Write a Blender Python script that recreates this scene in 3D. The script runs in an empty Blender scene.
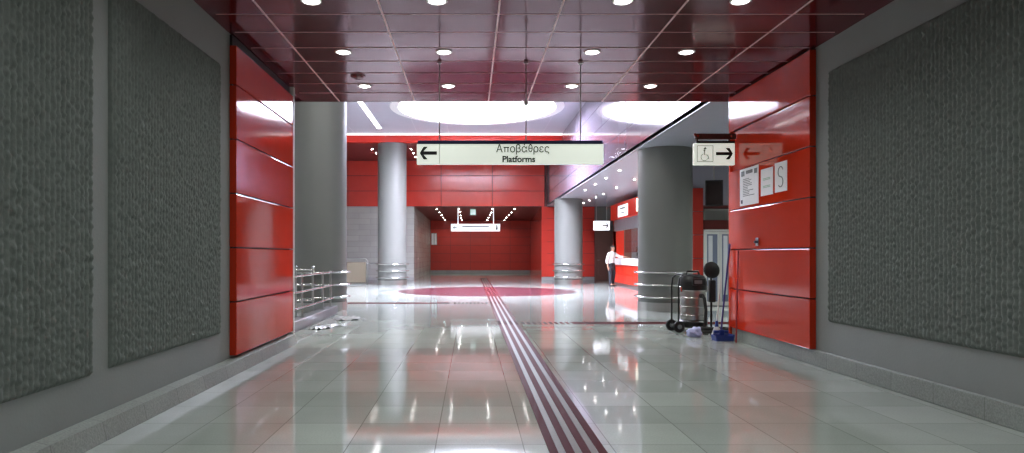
import bpy, bmesh, math, random
from mathutils import Vector, Matrix, noise
R = random.Random(7)
PI = math.pi
C = bpy.context.scene.collection
sc = bpy.context.scene

# ------------------------------------------------------------------ materials
def lin(r, g, b):
    f = lambda c: (c/255/12.92 if c/255 <= .04045 else ((c/255+.055)/1.055)**2.4)
    return (f(r), f(g), f(b), 1)

def mat(name, col, rough=.5, metal=0., spec=.5, coat=0., var=.12, vscale=3., bump=0., bscale=8., rvar=.0):
    m = bpy.data.materials.new(name); m.use_nodes = True
    nt = m.node_tree; N = nt.nodes; L = nt.links
    b = N['Principled BSDF']
    col = tuple(col[:3]) + (1,)
    tc = N.new('ShaderNodeTexCoord')
    n = N.new('ShaderNodeTexNoise'); n.inputs['Scale'].default_value = vscale; n.inputs['Detail'].default_value = 4
    L.new(tc.outputs['Object'], n.inputs['Vector'])
    mx = N.new('ShaderNodeMix'); mx.data_type = 'RGBA'
    mx.inputs['A'].default_value = tuple(c*(1-var) for c in col[:3]) + (1,)
    mx.inputs['B'].default_value = tuple(min(1, c*(1+var)) for c in col[:3]) + (1,)
    L.new(n.outputs['Fac'], mx.inputs['Factor'])
    L.new(mx.outputs['Result'], b.inputs['Base Color'])
    b.inputs['Roughness'].default_value = rough
    b.inputs['Metallic'].default_value = metal
    b.inputs['Specular IOR Level'].default_value = spec
    b.inputs['Coat Weight'].default_value = coat
    b.inputs['Coat Roughness'].default_value = .03
    if rvar:
        mr = N.new('ShaderNodeMapRange'); mr.inputs['To Min'].default_value = max(.01, rough-rvar); mr.inputs['To Max'].default_value = rough+rvar
        L.new(n.outputs['Fac'], mr.inputs['Value']); L.new(mr.outputs['Result'], b.inputs['Roughness'])
    if bump:
        n2 = N.new('ShaderNodeTexNoise'); n2.inputs['Scale'].default_value = bscale
        L.new(tc.outputs['Object'], n2.inputs['Vector'])
        bp = N.new('ShaderNodeBump'); bp.inputs['Strength'].default_value = 1; bp.inputs['Distance'].default_value = bump
        L.new(n2.outputs['Fac'], bp.inputs['Height']); L.new(bp.outputs['Normal'], b.inputs['Normal'])
    return m

def emit(name, col, strength):
    m = bpy.data.materials.new(name); m.use_nodes = True
    b = m.node_tree.nodes['Principled BSDF']
    b.inputs['Base Color'].default_value = (.8, .8, .8, 1)
    b.inputs['Emission Color'].default_value = tuple(col[:3]) + (1,)
    b.inputs['Emission Strength'].default_value = strength
    return m

def brick_mat(name, c1, c2, cm, w, h, mortar, rough, rvar=.03, spec=.5, vertical=None, off=(0, 0), speck=.0, grime=.0, coat=0., ofs=0.):
    """tiled stone; vertical='xz' or 'yz' maps the tiling on a wall"""
    m = bpy.data.materials.new(name); m.use_nodes = True
    nt = m.node_tree; N = nt.nodes; L = nt.links; b = N['Principled BSDF']
    tc = N.new('ShaderNodeTexCoord')
    sep = N.new('ShaderNodeSeparateXYZ'); L.new(tc.outputs['Object'], sep.inputs[0])
    cmb = N.new('ShaderNodeCombineXYZ')
    a = {None: ('X', 'Y'), 'xz': ('X', 'Z'), 'yz': ('Y', 'Z')}[vertical]
    for k in (0, 1):
        ad = N.new('ShaderNodeMath'); ad.operation = 'ADD'; ad.inputs[1].default_value = off[k] + 60*(w if k == 0 else h)
        L.new(sep.outputs[a[k]], ad.inputs[0]); L.new(ad.outputs[0], cmb.inputs[k])
    br = N.new('ShaderNodeTexBrick'); br.offset = ofs; br.squash = 1
    br.inputs['Color1'].default_value = c1; br.inputs['Color2'].default_value = c2; br.inputs['Mortar'].default_value = cm
    br.inputs['Scale'].default_value = 1; br.inputs['Mortar Size'].default_value = mortar; br.inputs['Mortar Smooth'].default_value = .1
    br.inputs['Brick Width'].default_value = w; br.inputs['Row Height'].default_value = h
    L.new(cmb.outputs[0], br.inputs['Vector'])
    out = br.outputs['Color']
    def mult(fac_sock, lo, hi, out):
        mr = N.new('ShaderNodeMapRange'); mr.inputs['From Min'].default_value = .3; mr.inputs['From Max'].default_value = .7
        mr.inputs['To Min'].default_value = lo; mr.inputs['To Max'].default_value = hi
        L.new(fac_sock, mr.inputs['Value'])
        mx = N.new('ShaderNodeMix'); mx.data_type = 'RGBA'; mx.blend_type = 'MULTIPLY'; mx.inputs['Factor'].default_value = 1
        L.new(out, mx.inputs['A']); L.new(mr.outputs['Result'], mx.inputs['B'])
        return mx.outputs['Result']
    if speck:
        n = N.new('ShaderNodeTexNoise'); n.inputs['Scale'].default_value = 70; n.inputs['Detail'].default_value = 3
        L.new(tc.outputs['Object'], n.inputs['Vector']); out = mult(n.outputs['Fac'], 1-speck, 1+speck, out)
    n3 = N.new('ShaderNodeTexNoise'); n3.inputs['Scale'].default_value = 1.1; n3.inputs['Detail'].default_value = 6
    L.new(tc.outputs['Object'], n3.inputs['Vector'])
    if grime: out = mult(n3.outputs['Fac'], 1-grime, 1+grime*.5, out)
    L.new(out, b.inputs['Base Color'])
    mr = N.new('ShaderNodeMapRange'); mr.inputs['To Min'].default_value = max(.01, rough-rvar); mr.inputs['To Max'].default_value = rough+rvar
    L.new(n3.outputs['Fac'], mr.inputs['Value']); L.new(mr.outputs['Result'], b.inputs['Roughness'])
    b.inputs['Specular IOR Level'].default_value = spec
    b.inputs['Coat Weight'].default_value = coat
    return m

M = {}
M['wall']    = mat('grey render', lin(140, 145, 143), .6, var=.10, vscale=1.5, bump=.0015, bscale=40)
M['rough']   = mat('gouged concrete', lin(112, 119, 115), .8, var=.25, vscale=14, bump=.004, bscale=45)
M['red']     = mat('red lacquered metal', lin(196, 48, 18), .07, spec=.38, coat=.0, var=.06, bump=.0022, bscale=1.3, rvar=.02)
M['redw']    = mat('red enamel wall panel', lin(192, 62, 52), .16, spec=.5, var=.08, bump=.002, bscale=1.1)
M['redband'] = mat('bright red band', lin(214, 52, 40), .25, var=.06)
M['redk']    = mat('kiosk red laminate', lin(224, 52, 32), .3, var=.06)
M['maroon']  = mat('maroon metal ceiling', lin(88, 27, 31), .13, spec=.32, coat=.0, var=.08, bump=.002, bscale=1.6)
def lacquer(m, fac, tint, rough):
    # painted sheet metal: matt paint under a thin clear lacquer of even gloss
    nt = m.node_tree; N = nt.nodes; L = nt.links
    p = N['Principled BSDF']; p.inputs['Specular IOR Level'].default_value = 0; p.inputs['Roughness'].default_value = .8
    g = N.new('ShaderNodeBsdfGlossy'); g.inputs['Color'].default_value = tint; g.inputs['Roughness'].default_value = rough
    for l in list(p.inputs['Normal'].links): L.new(l.from_socket, g.inputs['Normal'])
    mx = N.new('ShaderNodeMixShader'); mx.inputs[0].default_value = fac
    L.new(p.outputs[0], mx.inputs[1]); L.new(g.outputs[0], mx.inputs[2]); L.new(mx.outputs[0], N['Material Output'].inputs[0])
lacquer(M['maroon'], .15, (1, .80, .86, 1), .11)
M['maroonp'] = mat('far maroon ceiling', lin(112, 36, 34), .55, spec=.2, var=.08)
M['joint']   = mat('pale ceiling joint', lin(236, 200, 200), .4, var=.08)
M['dark']    = mat('dark recess', lin(30, 20, 20), .6)
M['floor']   = brick_mat('polished granite', lin(180, 188, 181), lin(164, 172, 165), lin(128, 132, 128), .62, .62, .004, .06, .03, spec=.5, speck=.06, grime=.10, off=(.25, .1))
M['skirt']   = brick_mat('granite skirting', lin(150, 156, 151), lin(140, 146, 141), lin(118, 122, 118), .62, .5, .004, .5, .05, vertical='yz', speck=.2, grime=.12)
M['skirtx']  = brick_mat('granite skirting cross', lin(148, 148, 146), lin(138, 138, 138), lin(110, 110, 110), .62, .5, .004, .3, .05, vertical='xz', speck=.15, grime=.1)
M['disc']    = mat('dark red granite', lin(84, 46, 54), .22, spec=.3, var=.2, vscale=25)
M['tact']    = mat('dark red tactile stone', lin(74, 24, 27), .6, spec=.04, var=.22, vscale=20)
M['tactlt']  = mat('pale tactile stone', lin(116, 110, 106), .45, spec=.15, var=.15, vscale=20)
M['column']  = mat('grey painted concrete', lin(108, 110, 106), .4, spec=.4, var=.05, vscale=2)
M['steel']   = mat('brushed steel', (.46, .46, .44), .28, metal=1, var=.06, vscale=18)
M['chrome']  = mat('polished steel', (.6, .6, .58), .2, metal=1, var=.04)
M['fascia']  = mat('pearl grey metal', lin(128, 120, 136), .10, metal=.0, spec=.8, coat=.3, var=.05, bump=.0015, bscale=1.0)
M['soffit']  = mat('grey metal soffit', lin(168, 168, 178), .3, spec=.6, var=.05)
M['hceil']   = mat('lavender grey ceiling', lin(168, 166, 178), .5, var=.04)
M['tile']    = brick_mat('grey wall tile', lin(176, 175, 168), lin(167, 166, 160), lin(140, 140, 136), 1.2, .3, .006, .25, .05, vertical='xz', grime=.08, ofs=.5)
M['tiley']   = brick_mat('grey wall tile side', lin(176, 175, 168), lin(167, 166, 160), lin(140, 140, 136), 1.2, .3, .006, .25, .05, vertical='yz', grime=.08, ofs=.5)
M['white']   = mat('white trim', lin(232, 232, 230), .35, var=.03)
M['sign']    = mat('glowing pale sign', lin(222, 228, 218), .35, var=.03)
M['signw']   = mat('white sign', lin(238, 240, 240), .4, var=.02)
for nm, e in (('sign', .56), ('signw', .75)):  # glow added to brighten the sign faces, as in lit boxes
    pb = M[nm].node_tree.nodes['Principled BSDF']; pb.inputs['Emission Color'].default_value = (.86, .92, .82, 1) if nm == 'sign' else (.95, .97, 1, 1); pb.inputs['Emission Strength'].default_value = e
M['navy']    = mat('navy strip', lin(30, 26, 66), .4)
M['ink']     = mat('black lettering', lin(18, 20, 20), .5)
M['grey']    = mat('grey print', lin(120, 122, 124), .6)
M['green']   = mat('pale green print', lin(168, 200, 178), .6)
M['paper']   = mat('white paper', lin(250, 250, 252), .55, var=.04)
M['blackp']  = mat('black plastic', lin(24, 25, 27), .38, var=.2)
M['rubber']  = mat('black rubber', lin(20, 20, 20), .7, var=.2)
M['screen']  = mat('dark monitor', lin(34, 24, 22), .25)
M['brown']   = mat('brown wood door', lin(112, 78, 68), .4, var=.15, vscale=6)
M['brownbar']= mat('brown bracket', lin(84, 50, 44), .4)
M['frost']   = mat('frosted glass', lin(128, 136, 158), .18, var=.12, vscale=2)
M['blindl']  = mat('white blind', lin(230, 232, 238), .4, var=.05)
M['drk']     = mat('dark red panel', lin(88, 24, 22), .3)
M['curb']    = mat('dark granite curb', lin(104, 104, 108), .3, var=.12, vscale=30)
M['shirt']   = mat('white shirt', lin(232, 228, 224), .8, var=.04, bump=.003, bscale=18)
M['trouser'] = mat('dark trousers', lin(44, 46, 54), .8, var=.12, bump=.003, bscale=14)
M['skin']    = mat('skin', lin(196, 142, 116), .55, var=.06)
M['hair']    = mat('dark hair', lin(36, 28, 24), .6, var=.2)
M['shoe']    = mat('black shoe', lin(24, 22, 22), .35)
M['belt']    = mat('black belt', lin(26, 22, 20), .4)
M['blue']    = mat('blue plastic', lin(34, 56, 132), .4, var=.15)
M['violet']  = mat('violet handle', lin(66, 52, 128), .35)
M['redst']   = mat('red handle', lin(150, 40, 44), .35)
M['yarn']    = mat('white mop yarn', lin(206, 206, 210), .9, var=.12, vscale=40)
M['cloth']   = mat('pale blue cloth', lin(182, 186, 226), .85, var=.12, bump=.006, bscale=25)
M['plastic'] = mat('clear wrapping', lin(170, 172, 170), .2, var=.1)
M['glassy']  = mat('grey counter glazing', lin(200, 210, 212), .02)
M['glassy'].node_tree.nodes['Principled BSDF'].inputs['Transmission Weight'].default_value = 1
M['glassy'].node_tree.nodes['Principled BSDF'].inputs['IOR'].default_value = 1.2
M['shutter'] = mat('grey shutter', lin(150, 156, 162), .4, metal=.3)
M['beige']   = mat('beige steel panel', lin(124, 114, 98), .3, metal=.4, var=.08)
M['lamp']    = emit('downlight glow', (1, .98, .95), 14)
M['lampf']   = emit('far downlight glow', (1, .97, .95), 50)
M['lampa']   = emit('aisle downlight glow', (1, .97, .95), 28)
M['tube']    = emit('tube light', (1, .98, 1), 6)
M['added_tube']   = emit('added tube light', (1, 1, .93), 74)
M['cove']    = emit('cove light', (1, .93, .93), 2.2)
M['sky']     = emit('daylight diffuser', (.80, .81, 1.0), 92)
M['exitl']   = emit('pale green lit panel', (.42, .85, .66), .55)
M['kiosklamp'] = emit('kiosk lamp', (1, .93, .72), 3)
M['kioskin'] = emit('added kiosk lamp', (1, .96, .9), 9)

# ------------------------------------------------------------------ geometry helpers
class MB:
    def __init__(s): s.bm = bmesh.new()
    def box(s, a, b, bev=0., seg=1, mx=None):
        t = bmesh.new(); bmesh.ops.create_cube(t, size=1)
        a = Vector(a); b = Vector(b)
        for v in t.verts:
            v.co = Vector((a[i] + (v.co[i]+.5)*(b[i]-a[i]) for i in range(3)))
        if bev: bmesh.ops.bevel(t, geom=t.edges[:], offset=bev, segments=seg, affect='EDGES', profile=.5)
        return s._add(t, mx)
    def _add(s, t, mx=None):
        if mx is not None: t.transform(mx)
        bmesh.ops.recalc_face_normals(t, faces=t.faces[:])
        me = bpy.data.meshes.new('t'); t.to_mesh(me); t.free(); s.bm.from_mesh(me); bpy.data.meshes.remove(me)
        return s
    def cyl(s, p0, p1, r0, r1=None, n=24, bev=0.):
        p0 = Vector(p0); p1 = Vector(p1); d = p1-p0
        t = bmesh.new()
        bmesh.ops.create_cone(t, cap_ends=True, segments=n, radius1=r0, radius2=r0 if r1 is None else r1, depth=d.length)
        if bev: bmesh.ops.bevel(t, geom=[e for e in t.edges if any(len(f.verts) > 4 for f in e.link_faces)], offset=bev, segments=2, affect='EDGES')
        q = Vector((0, 0, 1)).rotation_difference(d.normalized()).to_matrix().to_4x4()
        return s._add(t, Matrix.Translation((p0+p1)/2) @ q)
    def sphere(s, c, r, sx=1, sy=1, sz=1, n=16):
        t = bmesh.new(); bmesh.ops.create_uvsphere(t, u_segments=n, v_segments=max(6, n//2), radius=r)
        return s._add(t, Matrix.Translation(c) @ Matrix.Diagonal((sx, sy, sz, 1)))
    def tube(s, pts, r, n=10, closed=False):
        pts = [Vector(p) for p in pts]; t = bmesh.new(); rings = []
        m = len(pts); up = Vector((0, 0, 1)); prev = None
        for i, p in enumerate(pts):
            if closed: d = pts[(i+1) % m]-pts[i-1]
            else: d = pts[min(i+1, m-1)]-pts[max(i-1, 0)]
            d.normalize()
            if prev is None:
                u = d.cross(up)
                if u.length < .05: u = d.cross(Vector((1, 0, 0)))
            else: u = prev - d*prev.dot(d)
            u.normalize(); prev = u; w = d.cross(u)
            rr = r[i] if isinstance(r, (list, tuple)) else r
            rings.append([t.verts.new(p + (u*math.cos(2*PI*k/n)+w*math.sin(2*PI*k/n))*rr) for k in range(n)])
        for i in range(m if closed else m-1):
            A = rings[i]; B = rings[(i+1) % m]
            for k in range(n): t.faces.new((A[k], A[(k+1) % n], B[(k+1) % n], B[k]))
        if not closed: t.faces.new(rings[0][::-1]); t.faces.new(rings[-1])
        return s._add(t)
    def lathe(s, prof, n=48, c=(0, 0, 0), mx=None):
        t = bmesh.new(); rings = []
        for r, z in prof:
            if r < 1e-6: rings.append([t.verts.new((0, 0, z))])
            else: rings.append([t.verts.new((r*math.cos(2*PI*k/n), r*math.sin(2*PI*k/n), z)) for k in range(n)])
        for A, B in zip(rings, rings[1:]):
            for k in range(n):
                a, b = A[k % len(A)], A[(k+1) % n % len(A)]; c_, d = B[(k+1) % n % len(B)], B[k % len(B)]
                vs = []
                for v in (a, b, c_, d):
                    if v not in vs: vs.append(v)
                if len(vs) > 2: t.faces.new(vs)
        return s._add(t, Matrix.Translation(c) @ (mx or Matrix()))
    def prism(s, poly, axis, a0, a1):
        """poly of 2-D points extruded along axis ('x','y','z')"""
        t = bmesh.new()
        def mk(p, a): return {'x': (a, p[0], p[1]), 'y': (p[0], a, p[1]), 'z': (p[0], p[1], a)}[axis]
        A = [t.verts.new(mk(p, a0)) for p in poly]; B = [t.verts.new(mk(p, a1)) for p in poly]
        t.faces.new(A[::-1]); t.faces.new(B); n = len(poly)
        for k in range(n): t.faces.new((A[k], A[(k+1) % n], B[(k+1) % n], B[k]))
        return s._add(t)
    def quad(s, *vs):
        s.bm.faces.new([s.bm.verts.new(v) for v in vs]); return s
    def build(s, name, m, parent=None, loc=None, smooth=None):
        me = bpy.data.meshes.new(name); s.bm.to_mesh(me); s.bm.free()
        me.materials.append(m)
        if smooth is not None:
            me.shade_smooth(); me.set_sharp_from_angle(angle=math.radians(smooth))
        o = bpy.data.objects.new(name, me); C.objects.link(o)
        if parent: o.parent = parent
        if loc: o.location = loc
        return o

def tag(o, label=None, cat=None, group=None, kind=None):
    if label: o['label'] = label
    if cat: o['category'] = cat
    if group: o['group'] = group
    if kind: o['kind'] = kind
    return o
def thing(name, label, cat, loc=(0, 0, 0), rz=0, group=None):
    o = bpy.data.objects.new(name, None); C.objects.link(o); o.empty_display_size = .1
    o.location = loc; o.rotation_euler = (0, 0, rz)
    return tag(o, label, cat, group)
def copy_tree(o, parent=None):
    c = o.copy(); C.objects.link(c)
    if parent: c.parent = parent
    for ch in list(o.children): copy_tree(ch, c)
    return c
def struct(o, label=None): return tag(o, label, None, None, 'structure')

def text_mesh(name, body, size, m, parent, origin, facing='-y', depth=.002, width=None, bold=0.):
    cu = bpy.data.curves.new(name, 'FONT'); cu.body = body; cu.size = size; cu.align_x = 'CENTER'; cu.align_y = 'CENTER'; cu.extrude = depth/2; cu.resolution_u = 6; cu.offset = bold
    to = bpy.data.objects.new(name, cu); C.objects.link(to)
    bpy.context.view_layer.update()
    dg = bpy.context.evaluated_depsgraph_get()
    me = bpy.data.meshes.new_from_object(to.evaluated_get(dg)); bpy.data.objects.remove(to)
    xs = [v.co.x for v in me.vertices]
    if width and xs:
        k = width/(max(xs)-min(xs))
        for v in me.vertices: v.co.x *= k
    rot = {'-y': Matrix(((1, 0, 0), (0, 0, -1), (0, 1, 0))).to_4x4(),          # read from -y
           '-x': Matrix(((0, 0, -1), (-1, 0, 0), (0, 1, 0))).to_4x4()}[facing]  # read from -x
    me.transform(Matrix.Translation(origin) @ rot)
    me.materials.clear(); me.materials.append(m); me.name = name
    o = bpy.data.objects.new(name, me); C.objects.link(o); o.parent = parent
    return o

def greek_mesh(name, size, m, parent, c, width, y):
    '''Aπο..., letter by letter; pi and theta are drawn as strokes'''
    X = size*.50                              # x-height
    st = size*.095
    parts = []; cur = 0
    for ch in '\u0391\u03c0\u03bf\u03b2\u03ac\u03b8\u03c1\u03b5\u03c2':
        b = MB()
        if ch == '\u03c0':
            w = X*1.12
            b.box((0, 0, X-st), (w, .003, X)).box((w*.16, 0, 0), (w*.16+st, .003, X)).box((w*.74-st*.3, 0, 0), (w*.74+st*.7, .003, X))
        elif ch == '\u03b8':
            w = X*.86; h = X*1.5
            b.tube([(w/2+(w/2-st/2)*math.cos(2*PI*k/28), .0015, h/2+(h/2-st/2)*math.sin(2*PI*k/28)) for k in range(28)], st*.52, 6, closed=True)
            b.box((st*.6, 0, h/2-st*.4), (w-st*.6, .003, h/2+st*.4))
        else:
            cu = bpy.data.curves.new('g', 'FONT'); cu.body = ch; cu.size = size; cu.extrude = .0015; cu.offset = size*.004
            to = bpy.data.objects.new('g', cu); C.objects.link(to); bpy.context.view_layer.update()
            me = bpy.data.meshes.new_from_object(to.evaluated_get(bpy.context.evaluated_depsgraph_get())); bpy.data.objects.remove(to)
            x0 = min(v.co.x for v in me.vertices)
            for v in me.vertices: v.co = Vector((v.co.x-x0, -v.co.z, v.co.y))
            b.bm.from_mesh(me); w = max(v.co.x for v in me.vertices)
        for v in b.bm.verts: v.co.x += cur
        cur += w+size*.075; parts.append(b)
    tot = cur-size*.075; o = MB(); k = width/tot
    for b in parts:
        t = b.bm
        for v in t.verts: v.co = Vector((c[0]+(v.co.x-tot/2)*k, y+v.co.y-.001, c[2]+v.co.z-X*.62))
        me = bpy.data.meshes.new('t'); t.to_mesh(me); t.free(); o.bm.from_mesh(me)
    return o.build(name, m, parent)

def arrow_poly(w, h, t, flip=1):
    """horizontal arrow pointing +x (flip=-1 for left), open head like a transit arrow"""
    w2 = w/2
    p = [(-w2, t/2), (w2-h*.30, t/2), (w2-h*.62, h/2-t*.05), (w2-h*.62+t*1.25, h/2-t*.05), (w2, 0)]
    p += [(x, -y) for x, y in p[-2::-1]]
    return [(x*flip, y) for x, y in p]

def skin_obj(name, verts, edges, m, parent, root=0, sub=0, vox=.01):
    """verts: (x,y,z,r[,r2]) joints, r = half width along y, r2 = half depth along x; limbs between the joints are
    tapered hulls fused into one continuous surface"""
    bm = bmesh.new()
    sp = bmesh.new(); bmesh.ops.create_uvsphere(sp, u_segments=18, v_segments=10, radius=1); unit = [v.co.copy() for v in sp.verts]; sp.free()
    for a, b in edges:
        t = bmesh.new()
        for k in (a, b):
            v = verts[k]; r = v[3]; r2 = v[4] if len(v) > 4 else r
            for u in unit: t.verts.new((v[0]+u.x*r2, v[1]+u.y*r, v[2]+u.z*min(r, r2)))
        h = bmesh.ops.convex_hull(t, input=t.verts[:])
        bmesh.ops.delete(t, geom=[x for x in set(h['geom_interior']+h['geom_unused']) if isinstance(x, bmesh.types.BMVert) and x.is_valid], context='VERTS')
        bmesh.ops.recalc_face_normals(t, faces=t.faces[:])
        me = bpy.data.meshes.new('t'); t.to_mesh(me); t.free(); bm.from_mesh(me); bpy.data.meshes.remove(me)
    me = bpy.data.meshes.new(name); bm.to_mesh(me); bm.free()
    o = bpy.data.objects.new(name, me); C.objects.link(o)
    rm = o.modifiers.new('r', 'REMESH'); rm.mode = 'VOXEL'; rm.voxel_size = vox
    sm = o.modifiers.new('m', 'SMOOTH'); sm.factor = .5; sm.iterations = 5
    bpy.context.view_layer.update()
    me2 = bpy.data.meshes.new_from_object(o.evaluated_get(bpy.context.evaluated_depsgraph_get())); bpy.data.objects.remove(o)
    me2.name = name; me2.materials.clear(); me2.materials.append(m); me2.shade_smooth()
    q = bpy.data.objects.new(name, me2); C.objects.link(q); q.parent = parent
    return q

# ------------------------------------------------------------------ numbers of the place (metres)
H = 1.35; F = 683.0; VX, VY = 471.0, 255.0
XL, XR = -2.78, 4.24         # corridor walls
ZC = 3.90                    # corridor ceiling
YE = 11.32                   # where the corridor ceiling ends and the hall opens
ZH = 6.80                    # hall ceiling
XF = 4.10                    # pearl fascia over the aisle edge
def at(x, y, Y): return Vector(((x-VX)*Y/F, Y, H+(VY-y)*Y/F))

# ------------------------------------------------------------------ camera
cd = bpy.data.cameras.new('camera'); cam = bpy.data.objects.new('camera', cd); C.objects.link(cam)
cam.location = (0, 0, H); cam.rotation_euler = (PI/2, 0, 0)
cd.sensor_width = 36; cd.lens = 36*F/1024; cd.shift_x = (512-VX)/1024; cd.shift_y = (VY-226.5)/1024
cd.clip_end = 200; sc.camera = cam

# ------------------------------------------------------------------ floor
fl = MB().box((-9.2, -6.2, -.2), (9.2, 53, 0)).build('floor', M['floor'])
struct(fl, 'polished grey granite tiled floor of the station hall')
d = MB().lathe([(0, .0025), (3.28, .0025), (3.30, 0)], 96).build('floor_medallion', M['disc'], fl, (.58, 25.5, 0))
d['label'] = 'large dark red circle of granite inlaid in the hall floor'
# tactile guide path: four dark bars with pale gaps, running to the back of the hall
def bar_x(k): return .535 + k*.112
for k in range(4):
    x0 = bar_x(k); b = MB()
    b.box((x0, .5, 0), (x0+.062, 13.25, .004), .0015)
    y = 13.3
    while y < 13.85:
        b.box((x0, y, 0), (x0+.062, y+.06, .004), .0015); y += .112
    b.box((x0, 13.9, 0), (x0+.062, 18.85, .004), .0015)
    y = 18.9
    while y < 19.45:
        b.box((x0, y, 0), (x0+.062, y+.06, .004), .0015); y += .112
    b.box((x0, 19.5, 0), (x0+.062, 40, .004), .0015)
    b.build('tactile_bar', M['tact'], fl)['label'] = 'dark red bar of the tactile guide path'
g = MB()
for k in range(3): g.box((bar_x(k)+.064, .5, 0), (bar_x(k+1)-.002, 40, .0022))
g.build('tactile_gap_stone', M['tactlt'], fl)
for k in range(4):
    y = 13.32+k*.125
    b = MB()
    for q in range(9): b.box((1.0+q*.11, y, 0), (1.06+q*.11, y+.06, .004))
    b.box((2.0, y, 0), (6.4, y+.08, .004), .0015)
    b.build('tactile_bar', M['tact'], fl)
    y = 18.92+k*.125
    b = MB()
    for q in range(9): b.box((.4-q*.11, y, 0), (.46-q*.11, y+.06, .004))
    b.box((-8.5, y, 0), (-.6, y+.07, .004), .0015)
    b.build('tactile_bar', M['tact'], fl)

# ------------------------------------------------------------------ corridor walls
def relief(name, y0, y1, z0, z1, x, sgn, parent, seed, label):
    """vertically ribbed, hand-gouged concrete panel standing proud of the wall"""
    bm = bmesh.new(); dy = .009; dz = .0135
    ny = int((y1-y0)/dy); nz = int((z1-z0)/dz); pitch = .056
    rows = []
    for j in range(nz+1):
        z = z0+(z1-z0)*j/nz; row = []
        for i in range(ny+1):
            y = y0+(y1-y0)*i/ny
            yy = y + .004*noise.noise(Vector((y*2, z*3, seed)))
            rib = math.floor(yy/pitch); ph = (yy/pitch-rib)
            prof = math.sin(PI*ph)**.6
            chop = noise.noise(Vector((rib*5.3+seed, z*26+rib*2.1, 0)))
            fine = noise.noise(Vector((y*48, z*44, seed+3)))
            hgt = .010 + prof*(.024+.016*chop) + .008*fine
            e = min(i, ny-i, j, nz-j)
            if e == 0: hgt = 0
            elif e == 1: hgt *= .6
            row.append(bm.verts.new((x+sgn*hgt, y, z)))
        rows.append(row)
    for j in range(nz):
        for i in range(ny):
            q = (rows[j][i], rows[j][i+1], rows[j+1][i+1], rows[j+1][i])
            bm.faces.new(q if sgn < 0 else q[::-1])
    bmesh.ops.recalc_face_normals(bm, faces=bm.faces[:])
    me = bpy.data.meshes.new(name); bm.to_mesh(me); bm.free(); me.materials.append(M['rough']); me.shade_smooth()
    o = bpy.data.objects.new(name, me); C.objects.link(o); o.parent = parent; o['label'] = label
    return o

wl = MB().box((XL-.34, -6, 0), (XL, 10.42, ZC+.02)).build('wall_left', M['wall'])
struct(wl, 'grey corridor wall on the left with gouged panels and red cladding')
relief('textured_panel', 2.55, 4.98, .47, 3.46, XL, 1, wl, 1.7, 'nearer ribbed gouged concrete panel on the left wall')
relief('textured_panel', 5.23, 7.53, .48, 3.46, XL, 1, wl, 9.2, 'farther ribbed gouged concrete panel on the left wall')
wr = MB().box((XR, -6, 0), (XR+.34, 11.0, ZC+.02)).build('wall_right', M['wall'])
struct(wr, 'grey corridor wall on the right with gouged panel and red cladding')
relief('textured_panel', 4.3, 8.08, .56, 3.52, XR, -1, wr, 4.4, 'ribbed gouged concrete panel on the right wall')
struct(MB().prism([(XL-.02, 0), (XL+.135, 0), (XL+.105, .14), (XL+.02, .16), (XL-.02, .16)], 'y', -6, 10.4).build('baseboard_left', M['skirt']), 'grey granite skirting along the left wall')
struct(MB().box((XR-.045, -6, 0), (XR+.02, 10.98, .19), .006).build('baseboard_right', M['skirt']), 'grey granite skirting along the right wall')

joints = [.185, .81, 1.435, 2.06, 2.685, 3.31, 3.80]
LF, RF = XL+.08, XR-.08      # outer faces of the red cladding
def clad(x0, face, y0, y1, z0, z1, parent, tilt, sgn):
    gp = .008
    t = MB(); t.box((min(x0, face), y0, z0+gp), (max(x0, face), y1, z1-gp), .006, 2)
    if tilt:
        for v in t.bm.verts:
            if abs(v.co.x-face) < .02: v.co.x += sgn*math.tan(tilt)*(v.co.y-y0)
    return t.build('cladding_panel', M['red'], parent)
for k in range(6):
    z1 = joints[k+1] if k < 5 else 3.77
    clad(XL, LF, 7.86, 10.38, joints[k], z1, wl, 0, 1)
    z1 = joints[k+1] if k < 5 else 3.88
    clad(XR, RF, 8.39, 10.98, joints[k], z1, wr, math.radians({4: .9}.get(k, 0)), 1)
# dark joints behind the panels
MB().box((XL, 7.87, .2), (XL+.03, 10.37, 3.89)).build('joint_backing', M['dark'], wl)
MB().box((XR-.025, 8.40, .2), (XR, 10.97, 3.89)).build('joint_backing', M['dark'], wr)
MB().box((XL-.34, 10.36, .0), (LF+.01, 10.42, ZC), .004).build('end_trim', M['white'], wl)
MB().box((XR-.08, 10.98, .0), (XR+.34, 11.03, ZC), .004).build('end_trim', M['red'], wr)
sl = MB()
for k in range(7):
    z = joints[k]
    if 0 < k < 6:
        sl.box((LF-.012, 7.88, z-.004), (LF-.002, 10.36, z+.004))
sl.bm.free()

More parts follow.
